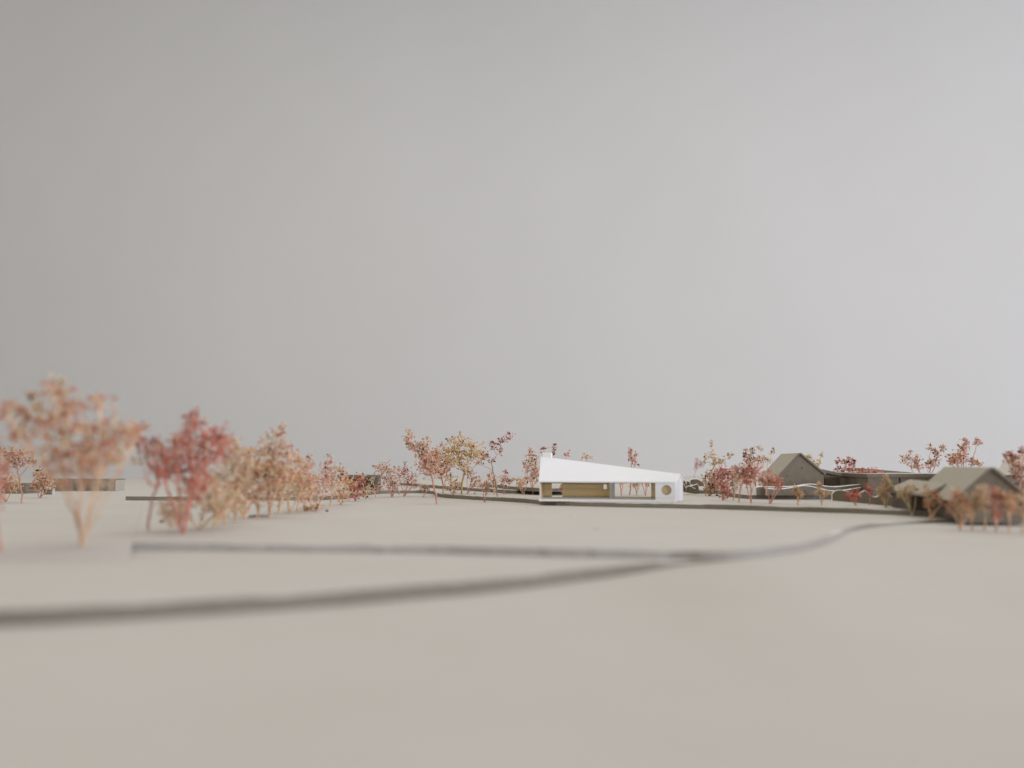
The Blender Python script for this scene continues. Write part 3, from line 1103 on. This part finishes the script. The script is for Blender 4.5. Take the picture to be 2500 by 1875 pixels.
# --- middle group
tree('fan-shaped pink tree with dark seeds, leftmost of the middle group', (957, 1214), T2,
     [(932, 1147, 19, 14), (955, 1160, 20, 20), (946, 1182, 18, 14), (920, 1140, 8, 5), (968, 1190, 10, 10)], 'pink', 330, 0.16, G_M, pal2='cream')
tree('red sprig with two thin stems next to the fan-shaped tree', (987, 1212), T2, [(984, 1148, 12, 10), (1002, 1160, 12, 12), (1008, 1180, 13, 11), (975, 1160, 8, 8)],
     'red', 130, 0.2, G_M, pal2='pink')
tree('short pink sprig with a V foot before the middle group', (1034, 1214), T2, [(1030, 1190, 9, 5), (1043, 1193, 7, 5)], 'pink', 40, 0.15, G_M)
tree('tall pinkish tree leaning left with a ragged pointed crown', (1067, 1231), T2,
     [(997, 1070, 10, 14), (1003, 1088, 14, 10), (1020, 1095, 14, 10), (1034, 1105, 14, 22), (1040, 1132, 22, 24), (1052, 1150, 20, 14), (1045, 1082, 5, 10)],
     'pink', 620, 0.08, G_M, rmax=.04, pal2='peach', fork=0.6)
tree('dense orange red tree in the heart of the middle group', (1082, 1213), T2, [(1070, 1128, 22, 28), (1078, 1152, 20, 16), (1060, 1115, 14, 10), (1092, 1135, 12, 14)],
     'orange', 420, 0.08, G_M)
tree('ochre tree with green stem and rounded crown', (1127, 1207), T3,
     [(1106, 1092, 26, 20), (1130, 1076, 20, 12), (1150, 1108, 26, 20), (1120, 1118, 30, 22), (1092, 1112, 18, 16), (1166, 1102, 16, 16), (1176, 1120, 10, 10), (1135, 1145, 12, 12)],
     'ochre', 720, 0.09, G_M, rmax=.05, fork=0.45, pal2='peach')
tree('sparse tall tree with bare grey stem leaning right', (1217, 1222), T2,
     [(1247, 1066, 11, 7), (1222, 1076, 12, 7), (1205, 1085, 11, 6), (1222, 1104, 8, 7), (1200, 1127, 12, 5), (1184, 1116, 10, 9), (1168, 1131, 9, 4), (1207, 1098, 6, 4)],
     'mauve', 150, 0.3, G_M, rmax=.035, stemcol=(0.34, 0.28, 0.23), fork=0.25)
tree('low peach shrub under the ochre tree', (1107, 1207), T3, [(1104, 1178, 12, 18), (1098, 1194, 11, 7), (1116, 1185, 9, 12)], 'peach', 130, 0.1, G_M)
tree('short pink sprig right beside the green ochre stem', (1140, 1206), T3, [(1152, 1162, 9, 9), (1162, 1172, 8, 7), (1143, 1150, 5, 8), (1155, 1187, 8, 6)], 'pink', 80, 0.25, G_M)
tree('stubby pale tree with thick red foot before the contour edge', (1183, 1226), T2, [(1178, 1186, 11, 7), (1186, 1198, 7, 9), (1192, 1180, 6, 5)], 'pink', 60, 0.05, G_M, rmax=.05)
tree('small forked sprig left of the bare grey stem', (1206, 1208), T3, [(1206, 1168, 11, 10), (1196, 1163, 7, 5), (1212, 1184, 7, 9)], 'peach', 80, 0.15, G_M)
tree('small pink sprig spreading right of the bare grey stem', (1230, 1207), T3, [(1230, 1172, 11, 11), (1250, 1174, 11, 6), (1233, 1153, 5, 7)], 'pink', 90, 0.2, G_M)
tree('small peach sprig standing alone left of the white house', (1278, 1208), T3, [(1274, 1178, 11, 8), (1290, 1174, 9, 6), (1268, 1188, 7, 6)], 'peach', 80, 0.12, G_M)
tree('slender ochre and pink tree touching the left end of the white house', (1301, 1208), T3,
     [(1291, 1130, 9, 18), (1306, 1138, 10, 22), (1297, 1104, 5, 12), (1310, 1162, 8, 16), (1282, 1138, 9, 5), (1286, 1150, 7, 6), (1300, 1165, 8, 9)],
     'pink', 230, 0.18, G_M, pal2='ochre')
# --- behind the white house
tree('dark-seeded sprig rising behind the white chimney', (1345, 1197), T4, [(1328, 1098, 7, 5), (1352, 1095, 7, 9), (1350, 1109, 5, 4), (1335, 1150, 8, 10)], 'brown', 70, 0.4, G_B)
tree('red tip peeping over the white roof just right of the chimney', (1383, 1198), T4, [(1382, 1112, 6, 5), (1384, 1150, 9, 14)], 'red', 60, 0.1, G_B)
tree('peach crown peeping over the middle of the white roof', (1432, 1198), T4, [(1433, 1117, 12, 5), (1432, 1150, 12, 14)], 'peach', 100, 0.1, G_B)
tree('tall pink plume rising high over the low end of the white roof', (1537, 1209), T3, [(1539, 1106, 6, 9), (1543, 1122, 7, 8), (1552, 1112, 5, 4), (1552, 1130, 6, 5), (1540, 1160, 9, 10)],
     'pink', 130, 0.12, G_B)
tree('red V-stemmed tree seen through the left side of the large opening', (1517, 1210), T3, [(1509, 1162, 9, 9), (1526, 1162, 9, 9), (1516, 1178, 5, 5)], 'red', 70, 0.05, G_B)
tree('peach sprig seen in the middle of the large opening', (1555, 1209), T3, [(1550, 1184, 10, 7), (1545, 1168, 8, 7), (1562, 1175, 7, 9)], 'peach', 100, 0.05, G_B)
tree('dark red stem seen at the right side of the large opening', (1576, 1210), T3, [(1579, 1165, 7, 8), (1565, 1172, 6, 6), (1581, 1184, 3, 4)], 'red', 50, 0.1, G_B)
tree('small pink bush seen through the left opening of the white house', (1371, 1201), T4, [(1372, 1193, 6, 5), (1376, 1184, 5, 6)], 'orange', 60, 0.1, G_B)
# --- between the white and the grey house
tree('pink sprig on a bare leaning stem above the torn scraps', (1693, 1171), 5 * T, [(1704, 1128, 7, 7), (1701, 1143, 6, 7), (1712, 1135, 5, 6)], 'mauve', 80, 0.2, G_S, rmax=.025, wander=.5, fork=0.2)
tree('tall cream tree with one long bare upright stem', (1722, 1210), T3,
     [(1737, 1086, 3, 9), (1739, 1112, 8, 9), (1721, 1122, 4, 9), (1746, 1130, 9, 7), (1780, 1114, 8, 5), (1762, 1128, 8, 6)], 'cream', 150, 0.08, G_S, pal2='ochre', fork=0.4)
tree('orange bush at the foot of the tall cream tree', (1731, 1211), T3, [(1735, 1172, 15, 18), (1745, 1190, 16, 14), (1728, 1195, 9, 9)], 'orange', 280, 0.16, G_S, pal2='cream')
tree('dense pink red bush in front of the orange one', (1765, 1222), T3, [(1765, 1180, 18, 22), (1770, 1205, 16, 11), (1758, 1152, 12, 10), (1780, 1160, 12, 12)], 'pink', 420, 0.1, G_S, pal2='red')
tree('pale cream bush right of the dense pink red one', (1791, 1222), T3, [(1791, 1185, 12, 16), (1797, 1165, 8, 9)], 'cream', 150, 0.05, G_S)
tree('soft pink tree with crossing stems beside the pale cream bush', (1803, 1227), T3, [(1816, 1160, 15, 12), (1802, 1150, 12, 12), (1822, 1142, 9, 8)], 'pink', 190, 0.04, G_S)
tree('pink tree with V foot standing before the grey house eave', (1834, 1228), T3, [(1832, 1162, 16, 13), (1846, 1150, 13, 12), (1822, 1180, 9, 8)], 'pink', 190, 0.04, G_S, pal2='red')
tree('red tree on a U-shaped foot before the corner of the grey house', (1880, 1230), T3, [(1872, 1166, 18, 10), (1893, 1176, 13, 9), (1862, 1176, 10, 8), (1904, 1190, 8, 6)], 'pink', 190, 0.03, G_S, pal2='red')
tree('brown seeded tree left of the grey house roof', (1845, 1206), T3, [(1828, 1124, 11, 9), (1838, 1103, 5, 10), (1852, 1124, 13, 6), (1822, 1106, 5, 8), (1818, 1115, 4, 6)], 'brown', 220, 0.25, G_S, pal2='cream')
tree('sparse cream tree brushing the left slope of the grey roof', (1864, 1203), T3, [(1862, 1120, 9, 6), (1885, 1104, 6, 7), (1876, 1124, 8, 6), (1856, 1096, 7, 5)], 'cream', 100, 0.2, G_S)
tree('tiny peach sprig standing before the grey gable', (1947, 1233), T3, [(1947, 1203, 7, 9), (1955, 1209, 6, 6), (1942, 1196, 4, 6)], 'peach', 110, 0.03, G_S)
tree('tiny pale peach sprig right of the grey gable', (2006, 1233), T3, [(2000, 1188, 4, 9), (2012, 1207, 9, 6), (2000, 1203, 5, 6)], 'cream', 90, 0.03, G_S, pal2='peach')
tree('cream sprig showing over the right slope of the grey roof', (1988, 1192), T4, [(1978, 1117, 8, 6), (1988, 1134, 8, 6), (2006, 1113, 5, 4), (1999, 1130, 6, 6)], 'ochre', 90, 0.12, G_S, pal2='cream')
# --- right
tree('red-stemmed tree carrying large black seeds', (2068, 1209), T3, [(2045, 1130, 5, 5), (2065, 1128, 9, 8), (2080, 1131, 8, 7), (2060, 1148, 15, 7), (2078, 1148, 8, 5)],
     'mauve', 130, 0.3, size=1.25, pal2='red', fork=0.35)
tree('red brown bush spreading before the flat roofs', (2086, 1216), T3, [(2110, 1156, 16, 9), (2136, 1153, 16, 8), (2116, 1170, 18, 9), (2092, 1190, 9, 12), (2100, 1172, 10, 9)],
     'red', 420, 0.05, pal2='brown')
tree('low red sprig lying before the scalloped strip', (2090, 1234), T3, [(2075, 1212, 10, 6), (2092, 1208, 8, 6)], 'red', 60, 0.05)
tree('thin red stem standing before the scalloped strip', (2122, 1233), T3, [(2120, 1195, 4, 5), (2124, 1205, 4, 5)], 'red', 26, 0.1)
tree('spiky pale peach tree beside the tiny white block', (2163, 1240), T3, [(2164, 1176, 6, 11), (2158, 1198, 10, 9), (2174, 1192, 7, 8), (2150, 1205, 7, 6)], 'cream', 190, 0.04, pal2='peach')
tree('brown and cream tree above the flat roofs, left of the front ridge', (2262, 1192), T4,
     [(2210, 1121, 9, 9), (2236, 1124, 13, 8), (2240, 1139, 16, 6), (2287, 1112, 8, 14), (2301, 1094, 6, 8), (2272, 1132, 16, 8), (2272, 1094, 8, 6), (2224, 1105, 4, 4)],
     'brown', 460, 0.2, pal2='cream')
tree('dense brown tree rising behind the ridge of the front house', (2352, 1192), T4,
     [(2338, 1118, 18, 13), (2352, 1096, 11, 9), (2386, 1080, 8, 8), (2376, 1128, 9, 8), (2358, 1078, 8, 5), (2325, 1130, 10, 6), (2392, 1133, 6, 5)],
     'brown', 520, 0.16, pal2='orange')
tree('red brown tree before the roof at the right edge', (2488, 1226), T4, [(2470, 1122, 12, 12), (2484, 1148, 12, 12), (2497, 1104, 9, 6), (2456, 1117, 4, 5), (2490, 1170, 10, 10)],
     'brown', 260, 0.2)
# --- blurred row in front
tree('pale peach tree before the dark lean-to wall', (2226, 1260), T2, [(2214, 1196, 15, 10), (2204, 1208, 11, 7), (2236, 1202, 9, 9), (2215, 1215, 9, 7)], 'cream', 230, 0.03, G_F, pal2='peach')
tree('peach tree before the dark lean-to opening', (2272, 1270), T2, [(2260, 1203, 8, 10), (2286, 1214, 11, 8), (2302, 1224, 11, 8), (2268, 1228, 9, 10)], 'peach', 240, 0.06, G_F, pal2='pink')
tree('bushy ochre peach tree at the left corner of the front house', (2344, 1294), 0.23, [(2344, 1234, 20, 15), (2338, 1212, 11, 9), (2362, 1250, 13, 9), (2330, 1246, 9, 9)], 'peach', 320, 0.03, G_F, pal2='pink')
tree('peach tree between the ochre one and the tall pale one', (2374, 1296), 0.23, [(2374, 1222, 12, 11), (2380, 1240, 12, 10)], 'peach', 170, 0.03, G_F, pal2='cream')
tree('tall pale tree before the middle of the front gable', (2404, 1297), 0.23, [(2398, 1200, 13, 15), (2402, 1230, 15, 13), (2388, 1215, 8, 9)], 'cream', 250, 0.05, G_F, pal2='peach')
tree('pink red tree before the right half of the front gable', (2432, 1300), 0.23, [(2426, 1204, 11, 11), (2430, 1228, 15, 11), (2432, 1254, 12, 11)], 'pink', 260, 0.05, G_F, pal2='red')
tree('short peach tree between the pink red and the last cream one', (2463, 1302), 0.23, [(2456, 1216, 12, 10), (2466, 1238, 12, 12)], 'peach', 190, 0.05, G_F)
tree('cream tree at the far right end of the front row', (2497, 1306), 0.23, [(2490, 1226, 12, 10), (2502, 1248, 13, 12), (2505, 1215, 9, 9)], 'cream', 210, 0.03, G_F, pal2='peach')
# --- far left
G_L = 'small sharp trees at the left edge'
tree('round seeded tree with bare arched branches at the left edge', (52, 1229), T2,
     [(20, 1114, 20, 11), (50, 1112, 20, 12), (76, 1128, 13, 9), (40, 1132, 22, 7), (4, 1108, 10, 10), (33, 1100, 8, 6), (12, 1140, 8, 6)], 'brown', 420, 0.16, G_L, pal2='peach', fork=0.5)
tree('dense peach tree right beside the round seeded one', (98, 1216), T2, [(100, 1163, 17, 16), (120, 1184, 12, 12), (86, 1188, 13, 9), (118, 1160, 11, 9), (105, 1185, 14, 10)], 'peach', 380, 0.1, G_L, pal2='brown')
tree('low peach tree under the round seeded one', (14, 1226), T2, [(10, 1172, 20, 14), (35, 1186, 14, 11), (-5, 1190, 14, 10)], 'peach', 230, 0.06, G_L)

# ------------------------------------------------------------------ crumbs on the sheets
def crumb(name, label, p, r, m, group, flat=0.7, seed=1):
    rr = np.random.default_rng(seed)
    V = ICO_V * r * rr.uniform(0.7, 1.3, (12, 1)) * np.array([1, 1, flat])
    me = bpy.data.meshes.new(name)
    me.from_pydata(V.tolist(), [], ICO_F.tolist())
    me.materials.append(m)
    o = bpy.data.objects.new(name, me)
    COL.objects.link(o)
    o.location = (p.x, p.y, p.z + r * flat * 0.7)
    tag(o, label, 'crumb', group)


for i, (x, y, z, r, lab) in enumerate([
        (1158, 1206, T3, .035, 'black fallen seed nearest the green ochre stem'),
        (1161, 1202, T3, .022, 'smaller black seed just behind the one near the green ochre stem'),
        (1174, 1221, T2, .035, 'black fallen seed at the contour edge by the stubby tree'),
        (974, 1207, T2, .03, 'black fallen seed beside the fan-shaped pink tree'),
        (1751, 1211, T3, .05, 'black fallen seed before the orange bush'),
        (1767, 1219, T3, .045, 'black fallen seed under the dense pink red bush'),
        (798, 1249, T2, .045, 'dark fallen seed in front of the receding row'),
        (394, 1276, T2, .05, 'dark fallen seed right of the V-stemmed tree'),
        (493, 1269, T2, .045, 'dark fallen seed under the cream and peach tree')]):
    crumb('fallen_seed', lab, W(x, y, z), r, M['seed'], 'fallen seeds', 0.8, i)
for i, (x, y, r, lab) in enumerate([
        (1287, 1241, .03, 'small grey glue crumb below the left end of the white house'),
        (1393, 1263, .035, 'grey glue crumb below the middle of the white house'),
        (1457, 1292, .045, 'largest grey glue crumb on the empty sheet before the white house')]):
    crumb('glue_crumb', lab, W(x, y, T2), r, M['glue'], 'glue crumbs on the sheet', 0.45, 40 + i)


def fallen_twig():
    a, b = W(608, 1264, T2), W(655, 1262, T2)
    P = resample([a + Vector((0, 0, .03)), a.lerp(b, .4) + Vector((0, .05, .045)), b + Vector((0, 0, .025))], .06)
    V, fs = [], []
    for i, p in enumerate(P):
        r_ = 0.028 * (1 - 0.5 * i / len(P))
        for k in range(6):
            t_ = math.pi * k / 3
            V.append((p.x, p.y + r_ * math.cos(t_), p.z + r_ * math.sin(t_)))
    for i in range(len(P) - 1):
        for k in range(6):
            fs.append((6 * i + k, 6 * i + (k + 1) % 6, 6 * i + 6 + (k + 1) % 6, 6 * i + 6 + k))
    fs += [tuple(range(6)), tuple(range(len(V) - 1, len(V) - 7, -1))]
    me = bpy.data.meshes.new('fallen_twig')
    me.from_pydata(V, [], fs)
    me.materials.append(M['twig'])
    o = bpy.data.objects.new('fallen_twig', me)
    COL.objects.link(o)
    tag(o, 'short dark twig lying before the receding row of trees', 'twig')


fallen_twig()
